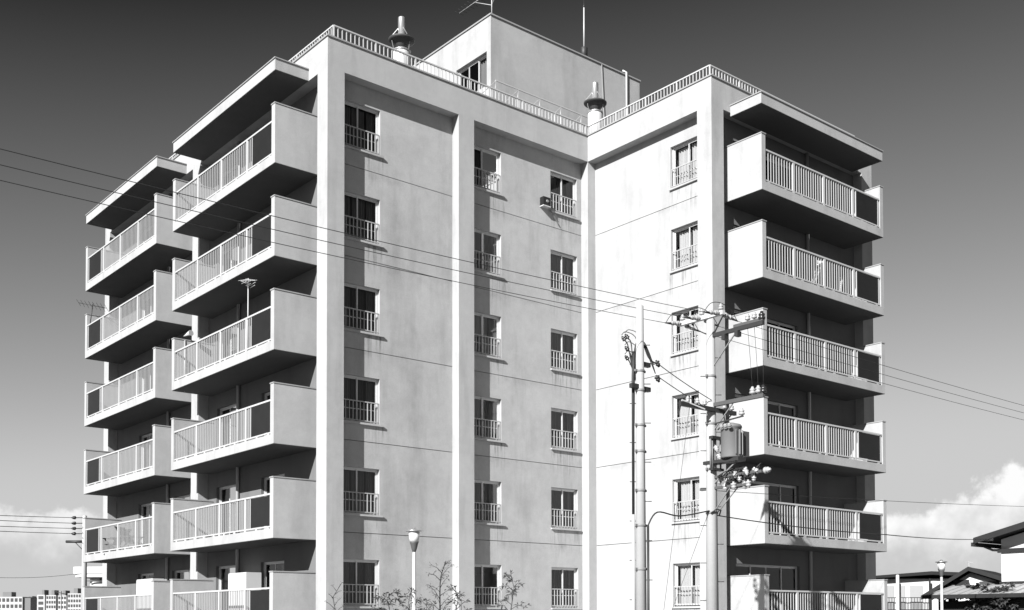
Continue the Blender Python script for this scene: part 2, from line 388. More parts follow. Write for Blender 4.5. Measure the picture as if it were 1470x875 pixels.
# ---- balconies
def balcony_meshes(Lg, dp, th, posts, pane, fh):
    o = {}
    s = MB(); s.box(th, Lg-th, -dp, -dp+.12, 0, fh)                 # front upstand
    s.box(th, Lg-th, -dp+.12, .0, 0, .17)
    o['slab'] = s.mesh('balcony', 'stucco_plain')
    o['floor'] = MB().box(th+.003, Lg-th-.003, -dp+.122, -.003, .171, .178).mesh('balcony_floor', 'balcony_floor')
    o['soffit'] = MB().box(.004, Lg-.004, -dp+.004, -.003, -.012, -.001).mesh('soffit', 'soffit_shade')  # thin dark sheet, painted shade under the slab
    o['panel'] = MB().box(0, th, -dp, 0, 0, 1.725).mesh('side_panel', 'stucco_plain')
    o['cap'] = MB().box(-.018, th+.018, -dp-.018, 0, 1.725, 1.757).mesh('panel_coping', 'coping')
    t = MB(); t.box(th, Lg-th, -dp+.015, -dp+.075, 1.245, 1.295); o['top_rail'] = t.mesh('top_rail', 'rail_metal')
    t = MB(); t.box(th, Lg-th, -dp+.025, -dp+.065, fh+.045, fh+.085)
    n = int(Lg/.75)
    for i in range(n): x = th+.2+i*(Lg-2*th-.4)/(n-1); t.box(x-.06, x+.06, -dp+.03, -dp+.06, fh, fh+.045)
    o['bottom_rail'] = t.mesh('bottom_rail', 'rail_metal')
    o['post'] = MB().box(-.05, .05, -dp+.02, -dp+.07, fh, 1.245).mesh('post', 'rail_metal')
    o['baluster'] = MB().box(-.011, .011, -dp+.034, -dp+.056, fh+.085, 1.245).mesh('baluster', 'bar_metal')
    o['screen'] = MB().box(pane[0], pane[1], -dp+.04, -dp+.05, fh+.10, 1.23).mesh('screen_panel', 'screen')
    xs = []
    stops = sorted([th]+posts+[Lg-th])
    for a, b in zip(stops[:-1], stops[1:]):
        a2, b2 = a+.05, b-.05; n = max(2, int(round((b2-a2)/.128)))
        for i in range(1, n):
            x = a2+(b2-a2)*i/n
            if not (pane[0]-.03 < x < pane[1]+.03): xs.append(x)
    o['xs'] = xs
    bb = MB()
    for x in xs: bb.box(x-.011, x+.011, -dp+.034, -dp+.056, fh+.085, 1.245)
    o['bars'] = bb.mesh('balusters', 'bar_metal')
    o['stile'] = MB().box(-.03, 0, -dp+.03, -dp+.06, fh+.085, 1.245).mesh('screen_stile', 'rail_metal'); o['pane'] = pane
    return o
def balcony(o, Lg, th, posts, loc, rz, single):
    b = link('balcony', o['slab'], B, loc, rz)
    link('side_panel', o['panel'], b); link('side_panel', o['panel'], b, (Lg-th, 0, 0))
    link('panel_coping', o['cap'], b); link('panel_coping', o['cap'], b, (Lg-th, 0, 0))
    for nm in ('top_rail', 'bottom_rail'): link(nm, o[nm], b)
    for x in posts: link('post', o['post'], b, (x, 0, 0))
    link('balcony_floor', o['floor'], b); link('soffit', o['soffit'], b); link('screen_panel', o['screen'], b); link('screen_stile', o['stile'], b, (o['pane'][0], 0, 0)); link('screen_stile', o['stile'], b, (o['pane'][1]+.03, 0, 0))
    if single:
        for x in o['xs']: link('baluster', o['baluster'], b, (x, 0, 0))
    else: link('balusters', o['bars'], b, kind='stuff')
    return b
L1, L2, LD = 7.53, 7.446, 6.518
m1 = balcony_meshes(L1, 1.402, .21, [2.02, 3.815, 5.65], (5.99, 7.25), .27)
m2 = balcony_meshes(L2, 1.402, .21, [2.0, 3.81, 5.62], (.29, 1.68), .27)
mD = balcony_meshes(LD, 1.582, .18, [1.605, 3.185, 4.795], (4.98, 6.24), .27)
for k in range(6):
    balcony(m1, L1, .21, [2.02, 3.815, 5.65], (RC, 8.668, 14.925-ST*k), -H, k < 2)
    balcony(m2, L2, .21, [2.0, 3.81, 5.62], (RC, 17.58, 14.925-ST*k), -H, False)
    balcony(mD, LD, .18, [1.605, 3.185, 4.795], (10.905, LY+RC, 14.856-ST*k), 0, True)
def canopy(x0, x1, y0, y1, zb, zt):
    c = MB().box(x0, x1, y0, y1, zb, zt-.03).build('canopy', 'stucco_plain', B)
    MB().box(x0+.004, x1-.004, y0+.004, y1-.004, zb-.012, zb-.001).build('soffit', 'soffit_shade', c)  # shade painted under the canopy as a dark sheet
    MB().box(x0-.03, x1+(.03 if x1 > 5 else 0), y0-.03, y1+.03 if x1 < 5 else y1, zt-.03, zt).build('canopy_coping', 'coping', c)
canopy(-1.053, -.002, 1.138, 8.668, 17.632, 17.987); canopy(-1.053, -.002, 10.134, 17.58, 17.632, 17.987)
canopy(10.905, 17.424, -6.923, LY-.002, 17.512, 17.865)
# soffit of the recess behind the canopies, downpipes
for (y) in (6.43, 12.4): MB().tube([(RC-.07, y, .4), (RC-.07, y, 17.9)], .055, 10).build('downpipe', 'stucco_plain', B)
MB().tube([(15.2, LY+RC-.07, .4), (15.2, LY+RC-.07, 17.9)], .055, 10).build('downpipe', 'stucco_plain', B)

# ---- roof railing
def railing(path, z0, z1, step=.14):
    r = MB(); bars = MB(); 
    for (a, b) in zip(path[:-1], path[1:]):
        r.bar((a[0],a[1],z1), (b[0],b[1],z1), .05, .04)
        r.bar((a[0],a[1],z0), (b[0],b[1],z0), .03, .03)
        Ld = math.hypot(b[0]-a[0], b[1]-a[1]); n = int(Ld/step)
        for i in range(n):
            t = i/n; x = a[0]+(b[0]-a[0])*t; y = a[1]+(b[1]-a[1])*t; w = .045 if i % 10 == 0 else .024
            bars.box(x-w/2, x+w/2, y-w/2, y+w/2, 18.15 if i % 10 == 0 else z0, z1-.02)
    p = r.build('roof_railing', 'rail_metal', B)
    bars.build('railing_bars', 'rail_metal', p, kind='stuff')
rd = .42
railing([(rd, YE-rd), (rd, rd), (WX+rd, rd), (WX+rd, LY+rd), (XE-rd, LY+rd), (XE-rd, YE-rd), (rd, YE-rd)], 18.62, 19.14)
# ---- penthouse
px0, px1, py0, py1, pz = 7.13, 14.27, 1.72, 9.5, 22.46
ph = MB(); t = .2; wy0, wy1, wz0, wz1 = 1.95, 3.75, 20.1, 21.29
ph.box(px0, px0+t, py0, wy0, 18.15, pz); ph.box(px0, px0+t, wy0, wy1, 18.15, wz0); ph.box(px0, px0+t, wy0, wy1, wz1, pz); ph.box(px0, px0+t, wy1, py1, 18.15, pz)
ph.box(px0+t, px1, py0, py0+t, 18.15, pz); ph.box(px1-t, px1, py0+t, py1, 18.15, pz); ph.box(px0+t, px1-t, py1-t, py1, 18.15, pz)
pho = ph.build('penthouse', 'stucco', B)
MB().box(px0+t, px1-t, py0+t, py1-t, pz-.3, pz-.1).build('penthouse_roof', 'roofing', pho)
MB().ring([(px0-.04,py0-.04),(px1+.04,py0-.04),(px1+.04,py1+.04),(px0-.04,py1+.04)], [(px0+.25,py0+.25),(px1-.25,py0+.25),(px1-.25,py1-.25),(px0+.25,py1-.25)], pz, pz+.05).build('penthouse_coping', 'coping', pho)
w = wy1-wy0; me = window_set(w, wz1-wz0, 3, False, 0); root = None
for nm, m_, lo in me:
    if root is None: root = link('window', m_, B, (px0, wy1, wz0), -H)
    else: link(nm, m_, root, lo)
link('curtain', curtain_mesh(w*.33, 1.1, 5).mesh('curtain', 'curtain'), root, (w*.66, .24, .03))
MB().tube([(px1-.75, py0-.05, 18.2), (px1-.75, py0-.05, pz+.1), (px1-.85, py0+.05, pz+.17)], .04, 8).build('vent_pipe', 'white_paint', B)
MB().tube([(px1-2.0, py0-.02, pz), (px1-1.75, py0-.02, 18.2)], .025, 6).build('conduit', 'steel_grey', B)
# second, braced handrail before the penthouse
r2 = MB(); y2 = 1.15; zz = 19.9
r2.bar((6.9, y2, zz), (11.7, y2, zz), .035, .035)
for i in range(6):
    x = 6.9+i*.96; r2.bar((x, y2, 18.15), (x, y2, zz), .03); r2.bar((x, y2, zz-.03), (x-.75, y2-.1, 19.1), .02)
r2.build('handrail', 'rail_metal', B)
# ---- roof flues
def flue(x, y, pr):
    f = MB().lathe((x, y, 18.15), [(.27, 0), (.27, 1.66), (.255, 1.69), (.18, 1.70), (.17, 1.86)], 20).build('flue', 'white_paint', B)
    MB().lathe((x, y, 19.92), [(.19, 0), (.20, .13), (.25, .17), (.37, .215), (.41, .25), (.415, .285), (.39, .295), (.14, .325), (.118, .34)], 24).build('rain_hood', 'hat_metal', f)
    MB().lathe((x, y, 20.28), [(.13, 0), (.13, .05), (.115, .06), (.115, .62), (.105, .65)], 16).build('flue_pipe', 'galvanised', f)
    b = MB()
    for a in (.4, 2.5, 4.6): b.bar((x+.39*math.cos(a), y+.39*math.sin(a), 20.235), (x+.11*math.cos(a), y+.11*math.sin(a), 20.58), .018)
    for a in (.9, 3.0, 5.1): b.bar((x+.27*math.cos(a), y+.27*math.sin(a), 19.85), (x+.34*math.cos(a), y+.29*math.sin(a), 20.10), .02)
    b.lathe((x, y, 19.80), [(.285, 0), (.285, .05)], 20)
    b.build('flue_stay', 'galvanised', f)
flue(3.44, 1.52, 0); flue(10.95, .62, 0)

# ------------------------------------------------------------------ things on the building
def yagi(name, label, base, h, boom_dir, n, el_len, loc_mat='steel_grey', two=False, group=None, step=.14, back=.5, mm='rail_metal'):
    t = thing(name, label, 'antenna', base, group=group)
    MB().tube([(0,0,0), (0,0,h)], .018, 8).build('mast', mm, t)
    d = Vector(boom_dir).normalized(); s = d.cross(Vector((0,0,1))).normalized(); ln = step*(n-1)
    a = Vector((0,0,h-.06))-d*ln*back
    MB().tube([a, a+d*ln], .012, 6).build('boom', mm, t)
    for i in range(n):
        p = a+d*(step*i); q = el_len*(1-.035*i)
        MB().tube([p-s*q/2, p+s*q/2], .007, 5).build('element', loc_mat, t)
    return t
a = onplane(708, 19, 'Z', 22.5)
t = yagi('tv_antenna', 'television aerial with white mast and V stays on the penthouse corner', (7.28, 1.86, 22.51), .98, (0, 1, 0), 13, .62, 'steel_dark', step=.20, back=.2)
MB().tube([(0,0,.40), (0,.95,.90)], .011, 6).build('stay', 'rail_metal', t); MB().tube([(0,0,.40), (0,-.45,.90)], .011, 6).build('stay', 'rail_metal', t)
MB().lathe((0,0,0), [(.09,0),(.09,.03),(.03,.08)], 12).build('foot', 'porcelain', t)
t = thing('lightning_rod', 'tall thin lightning rod with dark cylindrical base on the penthouse roof', 'lightning rod', (11.6, 1.93, 22.51))
MB().lathe((0,0,0), [(.13,0),(.13,.42),(.12,.43)], 14).build('base', 'steel_dark', t)
MB().tube([(0,0,.4), (0,0,1.95)], [.032,.024], 8).build('mast', 'rail_metal', t); MB().lathe((0,0,1.95), [(.03,0),(.035,.05),(.012,.1),(.006,.38)], 8).build('tip', 'steel_dark', t)
# aerials on the balconies
def on_rail(px, py, k, wing='A'): return onplane(px, py, 'X', -1.053+.045)
p = onplane(356, 465, 'X', -1.0); t = yagi('balcony_antenna', 'short television aerial on a white mast rising above the balcony rail', (p.x, p.y, 14.925-2*ST+.3), 2.17, (1, .5, .25), 5, .40, 'rail_metal', step=.10)
for z_, q in ((1.98, .16), (2.06, .2)):
    for j in (-.18, 0, .18): MB().tube([(j, .5*j-q, z_+.05*j), (j, .5*j+q, z_-.05*j)], .008, 5).build('element', 'rail_metal', t)
MB().tube([(-.25,-.12,2.0), (.25,.12,2.0)], .01, 5).build('boom', 'rail_metal', t)
p = onplane(128, 470, 'X', -1.0); t = yagi('balcony_antenna', 'bent television aerial with long dark elements at the far end of the balconies', (p.x, p.y-.1, 14.925-1*ST+1.28), .85, (-.9, .5, .05), 8, 1.0, 'steel_dark', step=.15, mm='steel_dark')
t.rotation_euler = (0, .12, 0)
p = onplane(262, 510, 'X', -1.0); t = thing('balcony_antenna', 'small horn-shaped aerial on a thin mast beside a balcony end panel', 'antenna', (p.x+.3, p.y+.55, 9.5))
MB().tube([(0,0,0), (0,0,1.75)], .014, 6).build('mast', 'rail_metal', t); MB().lathe((0,.1,1.9), [(.015,0),(.03,.1),(.10,.42)], 10, (.2,-1,.12)).build('horn', 'rail_metal', t)
# wall vent hood with bracket
t = thing('wall_vent', 'small black vent box with bracket beside a top-floor window', 'vent', (8.3, RC, 15.72))
MB().box(-.15, .15, -.2, -.01, 0, .28).build('box', 'screen', t); MB().box(-.16, .16, -.21, -.01, -.04, -.01).build('tray', 'white_paint', t)
MB().bar((.08,-.12,.1), (.62,-.05,-.45), .03).build('bracket', 'steel_grey', t); MB().lathe((.02,-.2,.14), [(.06,0),(.04,.03)], 12, (0,-1,0)).build('fan', 'steel_grey', t)
# cloth over the rail, drying clothes
def cloth(base, w, h, label, rz, sway=.1):
    mb = MB(); n, m_ = 8, 8
    P = lambda i, j: (w*(i/n-.5)*(1-.25*math.sin(3*j/m_)) + sway*(j/m_)**1.5, .03*math.sin(5*i/n+3*j/m_)-.02, -h*j/m_)
    for i in range(n):
        for j in range(m_): mb.sf.add(len(mb.f)); mb.quad(P(i,j), P(i+1,j), P(i+1,j+1), P(i,j+1))
    o = mb.build('cloth', 'lace', None, label=label, category='cloth'); o.location = base; o.rotation_euler = (0, 0, rz); s = o.modifiers.new('s', 'SOLIDIFY'); s.thickness = .006
    return o
z1 = 14.856-ST
cloth((14.05, -6.70, z1+1.22), .28, .95, 'white cloth hanging twisted behind the balcony rail', 0, -.38)
cloth((15.35, -6.62, z1+.95), .14, .5, 'small white rag hanging low behind the balcony rail', 0, -.05)
# deck chairs and cabinets on the far balconies
def deck_chair(loc, rz, label):
    t = thing('deck_chair', label, 'chair', loc, rz, 'folding chairs on the balcony')
    f = MB()
    for x in (-.27, .27):
        f.bar((x,.35,0), (x,-.35,.62), .03); f.bar((x,-.35,0), (x,.45,1.0), .03); f.bar((x,-.4,.62), (x,.22,.62), .04)
    f.build('frame', 'dark_frame', t)
    for i in range(7): x = -.24+i*.08; MB().bar((x,.0,.42), (x,.43,1.0), .06, .014).build('back_slat', 'dark_frame', t)
    MB().box(-.26, .26, -.34, .02, .38, .41).build('seat', 'dark_frame', t)
zb = 14.925-4*ST+.17
deck_chair((-.68, 14.9, zb), -1.35, 'slatted folding chair on a balcony, its broad back to the rail')
deck_chair((-.62, 13.7, zb), .6, 'reclining folding chair on a balcony beside a broad-backed one')
def cabinet(loc, w, dd, h, label):
    t = thing('storage_cabinet', label, 'cabinet', loc)
    MB().box(-dd/2, dd/2, -w/2, w/2, 0, h).build('body', 'white_paint', t)
    for s in (-1, 1): MB().box(-dd/2-.02, -dd/2, s*w/4-w/4+.01, s*w/4+w/4-.01, .04, h-.03).build('door', 'white_paint', t)
zb = 14.925-5*ST+.17
cabinet((.05, 13.3, zb), 1.6, .5, 1.75, 'white storage cabinet on a low balcony, taller than the rail')
cabinet((.05, 5.35, zb), 1.3, .5, 1.7, 'white storage cabinet on a low balcony beside the downpipe')

# ------------------------------------------------------------------ utility poles
def insulator(mb, p, axis=(0,0,1), s=1.0):
    mb.lathe(p, [(.022*s,0),(.022*s,.03*s),(.062*s,.035*s),(.066*s,.07*s),(.035*s,.085*s),(.055*s,.095*s),(.058*s,.125*s),(.03*s,.145*s),(.03*s,.17*s),(.012*s,.18*s)], 12, axis)
def pole_shaft(t, h, r0, r1, bands=(), steps=True):
    MB().lathe((0,0,0), [(r0,0),(r1,h),(r1*.6,h+.03)], 20).build('shaft', 'concrete_pole', t)
    for z in bands:
        r = r0+(r1-r0)*z/h; b = MB().lathe((0,0,z-.03), [(r+.008,0),(r+.014,.01),(r+.014,.05),(r+.008,.06)], 20)
        b.box(-r-.07, -r+.01, -.02, .02, z-.025, z+.025); b.box(r-.01, r+.07, -.02, .02, z-.025, z+.025); b.build('band', 'steel_grey', t)
    if steps:
        for i in range(int((h-2.2)/.45)):
            z = 2.2+.45*i; r = r0+(r1-r0)*z/h; s = 1 if i % 2 else -1
            MB().tube([(s*r*.75,-s*r*.65,z), (s*(r*.75+.11),-s*(r*.65+.09),z)], .01, 6).build('step_bolt', 'steel_dark', t)
def smooth_pts(P, n=5):
    P = [Vector(p) for p in P]; Q = []
    for i in range(len(P)-1):
        a, b, c, d = P[max(i-1,0)], P[i], P[i+1], P[min(i+2,len(P)-1)]
        for j in range(n):
            t = j/n; Q.append(.5*((2*b)+(c-a)*t+(2*a-5*b+4*c-d)*t*t+(3*b-a-3*c+d)*t**3))
    return Q+[P[-1]]
U1 = Vector((4.58, -10.42, 0))
t1 = thing('utility_pole', 'thick concrete utility pole carrying crossarms and a transformer', 'utility pole', U1)
pole_shaft(t1, 8.95, .165, .10, (4.3, 5.35, 6.45, 7.6))
def part(mb, nm, m, par=None): return mb.build(nm, m, par or t1)
# top arm along y, centred a little back
arm = part(MB().box(-.05, .05, -.42, 1.02, 9.02, 9.12), 'crossarm', 'white_paint')
for y in (-.33, .28, .92):
    m_ = MB(); insulator(m_, (0, y, 9.12)); part(m_, 'insulator', 'porcelain')
    for s in (-1, 1):                                       # strain strings on both sides
        m_ = MB(); insulator(m_, (s*.1, y, 9.05), (s,0,-.12), 1.0); insulator(m_, (s*.27, y, 9.03), (s,0,-.12), .9); part(m_, 'strain_insulator', 'porcelain')
        part(MB().tube([(s*.05,y,9.06),(s*.12,y,9.05)], .02, 6), 'clevis', 'steel_dark'); part(MB().tube([(s*.42,y,9.0),(s*.62,y,8.98)], [.03,.014], 6), 'wire_clamp', 'steel_dark')
for y in (-.33, .28, .92): part(MB().tube(smooth_pts([(-.6,y,8.98),(-.4,y-.03,9.22),(0,y,9.31),(.4,y+.03,9.22),(.6,y,8.98)]), .009, 5), 'jumper', 'cable')
part(MB().bar((0,-.06,8.55), (0,-.40,9.0), .025), 'brace', 'steel_dark')
part(MB().bar((.06,.06,8.6), (.06,.8,9.0), .025), 'brace', 'steel_dark')
# second arm reaching out over the road
arm2 = part(MB().box(-.04, .04, -1.62, .1, 8.53, 8.62), 'crossarm', 'steel_dark'); part(MB().box(-.045, .045, -1.62, -.75, 8.622, 8.69), 'cover', 'steel_mid')
part(MB().bar((0,-.1,7.85), (0,-.8,8.52), .025), 'brace', 'steel_grey')
for y in (-1.15, -1.35): 
    m_ = MB(); insulator(m_, (0,y,8.70)); part(m_, 'insulator', 'porcelain')
m_ = MB(); insulator(m_, (0,-1.57,8.62), s=1.3); part(m_, 'insulator', 'porcelain_dark')
for y in (-.45, -.85): part(MB().box(-.07, .07, y-.05, y+.05, 8.40, 8.52), 'cutout', 'steel_dark')
# third arm
part(MB().box(-.04, .04, -1.62, .1, 6.85, 6.94), 'crossarm', 'steel_mid')
for y in (-1.28, -1.45):
    m_ = MB(); insulator(m_, (0,y,6.94), s=1.15); part(m_, 'insulator', 'porcelain')
m_ = MB(); insulator(m_, (0,-1.6,6.92), s=1.2); part(m_, 'insulator', 'porcelain_dark')
for y, y_ in ((-1.15,-1.28), (-1.35,-1.45), (-1.57,-1.6)): part(MB().tube([(0,y,8.55),(0.02,(y+y_)/2,7.7),(0,y_,7.08)], .006, 5), 'drop_wire', 'cable')
part(MB().bar((0,-.1,6.3), (0,-.7,6.86), .022), 'brace', 'steel_grey')
# arm along the road with small insulators
part(MB().box(-1.22, .75, -.16, -.08, 6.72, 6.82), 'crossarm', 'steel_dark')
for x in (-.95, -.62, -.36, .35, .62):
    m_ = MB(); insulator(m_, (x,-.12,6.82), s=.9); part(m_, 'insulator', 'porcelain')
part(MB().bar((-1.2,-.12,6.74), (-1.28,-.12,6.5), .03), 'brace', 'steel_dark'); part(MB().bar((-1.15,-.12,6.86), (-.45,-.2,6.72), .03), 'brace', 'white_paint')
part(MB().bar((.1,-.12,6.3), (.6,-.12,6.72), .022), 'brace', 'steel_dark'); part(MB().bar((.45,-.12,6.3), (.3,-.12,6.72), .022), 'brace', 'steel_dark')
# transformer
TR = MB().lathe((0,-.62,5.55), [(.235,0),(.245,.03),(.245,.70),(.26,.71),(.26,.75),(.23,.79),(.1,.83)], 24); tr = part(TR, 'transformer', 'transformer_paint')
for a in [i*.42 for i in range(-3, 5)]:
    c, s = math.cos(a+2.4+3.14), math.sin(a+2.4+3.14)
    MB().bar((.245*c,-.62+.245*s,5.62), (.245*c,-.62+.245*s,6.2), .012, .09, (c,s,0)).build('cooling_fin', 'transformer_paint', tr)
MB().box(.12, .45, -.80, -.46, 5.62, 6.20).build('radiator_box', 'steel_mid', tr)
for y in (-.80, -.68, -.56):
    m_ = MB(); insulator(m_, (-.24,y,6.22), (-.6,-.3,.5), .8); m_.build('bushing', 'porcelain', tr)
part(MB().box(-.14, .14, -.95, .15, 5.46, 5.54), 'platform', 'steel_dark'); part(MB().bar((0,.14,6.42), (0,-1.0,6.5), .03), 'hanger', 'steel_dark')
part(MB().bar((-.02,-.1,5.0), (-.02,-.8,5.46), .03), 'brace', 'steel_grey')
m_ = MB(); insulator(m_, (0,-.95,6.50), s=1.1); part(m_, 'insulator', 'porcelain')
# meter tubes left of the transformer
for x in (-.19, -.13, .17): part(MB().tube([(x,-.14,5.35),(x,-.14,6.05)], .022, 8), 'conduit', 'steel_grey')
part(MB().box(-.2, .2, -.22, -.10, 5.30, 5.36), 'bracket', 'steel_dark'); part(MB().box(-.2, .2, -.22, -.10, 6.05, 6.12), 'bracket', 'steel_dark')
for x, z in ((-.06,5.9), (.03,5.72)):
    m_ = MB(); insulator(m_, (x,-.18,z), (0,-.4,-1), 1); part(m_, 'insulator', 'porcelain')
# rack of hanging low-voltage insulators
part(MB().box(-.04, .04, -1.55, .12, 5.12, 5.18), 'crossarm', 'steel_mid'); part(MB().box(-.04, .04, -1.20, .35, 4.86, 4.92), 'crossarm', 'steel_mid')
rr = random.Random(3)
for i in range(15):
    y = -.22-1.2*i/14+rr.uniform(-.03,.03); x = rr.uniform(-.22,.22); z = 5.14+rr.uniform(-.10,.10)
    ax = (rr.uniform(-1,1), rr.uniform(-.5,.5), rr.choice((-1,-.8,.9))); m_ = MB(); insulator(m_, (x,y,z), ax, .85); part(m_, 'insulator', 'porcelain'); part(MB().tube([(x,y,z), (0,y,5.15)], .012, 5), 'pin', 'steel_dark')
for y in (-.45, -.75, -1.0, -1.2):
    m_ = MB(); insulator(m_, (rr.uniform(-.1,.1),y,4.98), (.15,0,-1), 1.1); part(m_, 'insulator', 'porcelain')
m_ = MB(); insulator(m_, (0,-1.58,5.15), (0,-1,.1), 1.2); part(m_, 'insulator', 'porcelain')
for i in range(12):
    y = -.25-1.15*rr.random(); x = rr.uniform(-.2,.2); z = rr.uniform(4.9,5.25)
    part(MB().tube(smooth_pts([(x,y,z), (x+rr.uniform(-.12,.12),y+rr.uniform(-.12,.12),z+rr.uniform(.05,.14)), (x+rr.uniform(-.2,.2),y+rr.uniform(-.2,.2),z+rr.uniform(-.12,.05))]), .013, 5), 'jumper', 'cable')
for y in (-.3, -.5, -.68, -.9, -1.08, -1.3): part(MB().box(-.06, .06, y-.03, y+.03, 5.05, 5.13), 'clamp', 'steel_dark')
for i in range(4): part(MB().tube(smooth_pts([(-.12+.06*i,-.3,5.12),(.1,-.6-.1*i,5.32),(.05-.03*i,-1.2,5.16)]), .012, 5), 'jumper', 'cable')
part(MB().bar((0,-.1,4.35), (-.02,-.62,4.88), .02), 'brace', 'steel_grey'); part(MB().bar((.06,-.12,4.3), (.05,-.95,5.0), .02), 'brace', 'steel_grey')
part(MB().tube([(-.15,-.1,4.28),(-.05,-.2,4.38),(.1,-.2,4.36),(.16,-.1,4.25)], .018, 6), 'cable_loop', 'cable')

U2 = Vector((2.42, -10.18, 0))
t2 = thing('utility_pole', 'slimmer concrete utility pole with cable risers strapped to its side', 'utility pole', U2)
pole_shaft(t2, 8.95, .135, .088, (2.9, 3.9, 4.7, 5.6, 6.2, 7.0, 7.45))
def part2(mb, nm, m): return mb.build(nm, m, t2)
part2(MB().tube([(-.13,.11,.2),(-.13,.11,4.15)], .045, 10), 'riser_pipe', 'concrete_pole'); part2(MB().tube([(.12,-.11,.2),(.12,-.11,3.9)], .03, 10), 'riser_pipe', 'steel_dark')
part2(MB().tube([(-.13,.11,4.15),(-.13,.1,7.3),(-.12,.08,7.9)], .032, 8), 'riser_cable', 'cable'); part2(MB().tube([(-.08,.13,6.2),(-.09,.1,7.6)], .02, 8), 'riser_cable', 'cable')
HEADS = ((-.30,.16,8.12), (-.22,.14,7.90), (-.16,.20,8.20), (-.24,.12,7.68))
for i, (hx_, hy_, hz_) in enumerate(HEADS):
    m_ = MB(); insulator(m_, (hx_,hy_,hz_), (-.6,.4,.9), .8); part2(m_, 'cable_head', 'porcelain_dark')
    part2(MB().tube(smooth_pts([(-.12,.1,7.2+.05*i), (-.14+.01*i,.1,7.45), (hx_+.06,hy_-.02,hz_-.12), (hx_,hy_,hz_)]), .014, 6), 'cable_tail', 'cable')
    part2(MB().tube(smooth_pts([(hx_-.08,hy_+.05,hz_+.14), (hx_+.02,hy_,hz_+.22), (-.06+.03*i,.05,hz_+.05), (-.1,.08,7.5)]), .009, 6), 'cable_tail', 'cable')
for i in range(5):
    part2(MB().tube(smooth_pts([(-.11+.02*i,.09,7.25), (-.12+.03*i,.08,7.8), (-.06+.05*i,.04,8.12+.03*(i%3)), (.06+.05*i,-.02,8.10-.04*i), (.2+.04*i,-.07,7.78-.03*i), (.40,-.1,7.68-.25*(i%2))]), .012, 6), 'cable_loop', 'cable')
for z, s in ((7.62,1), (7.05,1), (7.08,-1)): part2(MB().box(s*.06, s*.30, -.05, .05, z-.05, z+.05), 'bracket', 'steel_dark')
for z in (7.75, 7.4):
    m_ = MB(); insulator(m_, (.42,-.1,z), (.5,-.1,-.9), 1.0); part2(m_, 'insulator', 'steel_dark')

# wires: each a thing of its own
def wire(pts, sag, r, label, group=None, name='wire', n=24):
    P = []
    for a, b in zip(pts[:-1], pts[1:]):
        a, b = Vector(a), Vector(b)
        for i in range(n):
            t = i/n; p = a.lerp(b, t); p.z -= 4*sag*t*(1-t); P.append(p)
    P.append(Vector(pts[-1]))
    o = MB().tube(P, r, 6).build(name, 'cable', None, label=label, category='wire')
    if group: o['group'] = group
    return o
for y in (-.33, .28, .92):
    Y = U1.y+y
    e_ = {-.33: 'roadside end', .28: 'middle', .92: 'building-side end'}[y]
    wire([(-30, Y, 9.0), (U1.x-.6, Y, 8.98)], .42, .0065, 'power line crossing the facade to the %s of the top crossarm' % e_, 'power lines on the near side of the pole')
    wire([(U1.x+.6, Y, 8.98), (42, Y, 9.0)], .24, .0065, 'power line over the railed balconies from the %s of the top crossarm' % e_, 'power lines beyond the pole')
wire([(U1.x+.15, -10.4, 4.26), (12, -10.4, 4.15), (27.4, -5.2, 5.05)], .06, .014, 'dark telephone cable from the pole to the house eave')
wire([(U1.x+.1, -10.4, 4.85), (60, -10.4, 8.6)], .5, .007, 'thin pale wire with a small insulator crossing the balconies')
wire(smooth_pts([U2+Vector((.13,-.1,3.9)), U2+Vector((.42,-.12,4.22)), U2+Vector((1.1,-.18,4.17)), U1+Vector((-.15,-.05,4.34))], 6), .0, .018, 'black cable sagging between the two concrete poles', name='cable', n=2)
wire([U2+Vector((.42,-.1,7.7)), U1+Vector((-.1,-.1,7.0))], .03, .010, 'upper black cable sloping from the slim pole to the thick pole', 'cables between the poles')
wire([U2+Vector((.42,-.1,7.4)), U1+Vector((-.1,-.1,6.75))], .03, .010, 'lower black cable sloping from the slim pole to the thick pole', 'cables between the poles')
wire([U1+Vector((-.9,-.12,6.7)), U2+Vector((.9,.5,.1))], .0, .005, 'thin slanting stay wire down from the insulator arm of the thick pole', 'stay wires')
wire([U1+Vector((-.12,0,4.3)), U1+Vector((-1.9,.5,.1))], .0, .005, 'thin slanting stay wire down from the cable loop of the thick pole', 'stay wires')

# ------------------------------------------------------------------ street lamps
def street_lamp(base, top, label, rz=0):
    t = thing('street_lamp', label, 'street lamp', base, rz, None); h = top
    MB().lathe((0,0,0), [(.09,0),(.09,.5),(.06,.55),(.042,h-.62),(.035,h-.58)], 14).build('post', 'rail_metal', t)
    MB().lathe((0,0,h-.60), [(.035,0),(.06,.06),(.10,.22),(.115,.26)], 16).build('cup', 'steel_mid', t)
    MB().lathe((0,0,h-.34), [(.115,0),(.128,.10),(.135,.24)], 16).build('globe', 'milk_glass', t)
    MB().lathe((0,0,h-.10), [(.14,0),(.205,.012),(.205,.03),(.05,.06),(.03,.10)], 20).build('cap', 'galvanised', t)
p = at(594.5, 860, 27); street_lamp((p.x, p.y, 0), at(594, 757, 27).z, 'street lamp with flat disc cap before the pale facade')
p = at(1352, 860, 38); street_lamp((p.x, p.y, 0), at(1352, 803, 38).z, 'street lamp with flat disc cap before the low houses')
# white post by the houses
p = at(1289, 870, 36); t = thing('post', 'plain white post standing before the two-storey balcony house', 'post', (p.x, p.y, 0)); MB().lathe((0,0,0), [(.055,0),(.055,at(1289,826,36).z),(.04,at(1289,826,36).z+.03)], 12).build('shaft', 'white_paint', t)

# ------------------------------------------------------------------ houses on the right
def gable_house(): pass
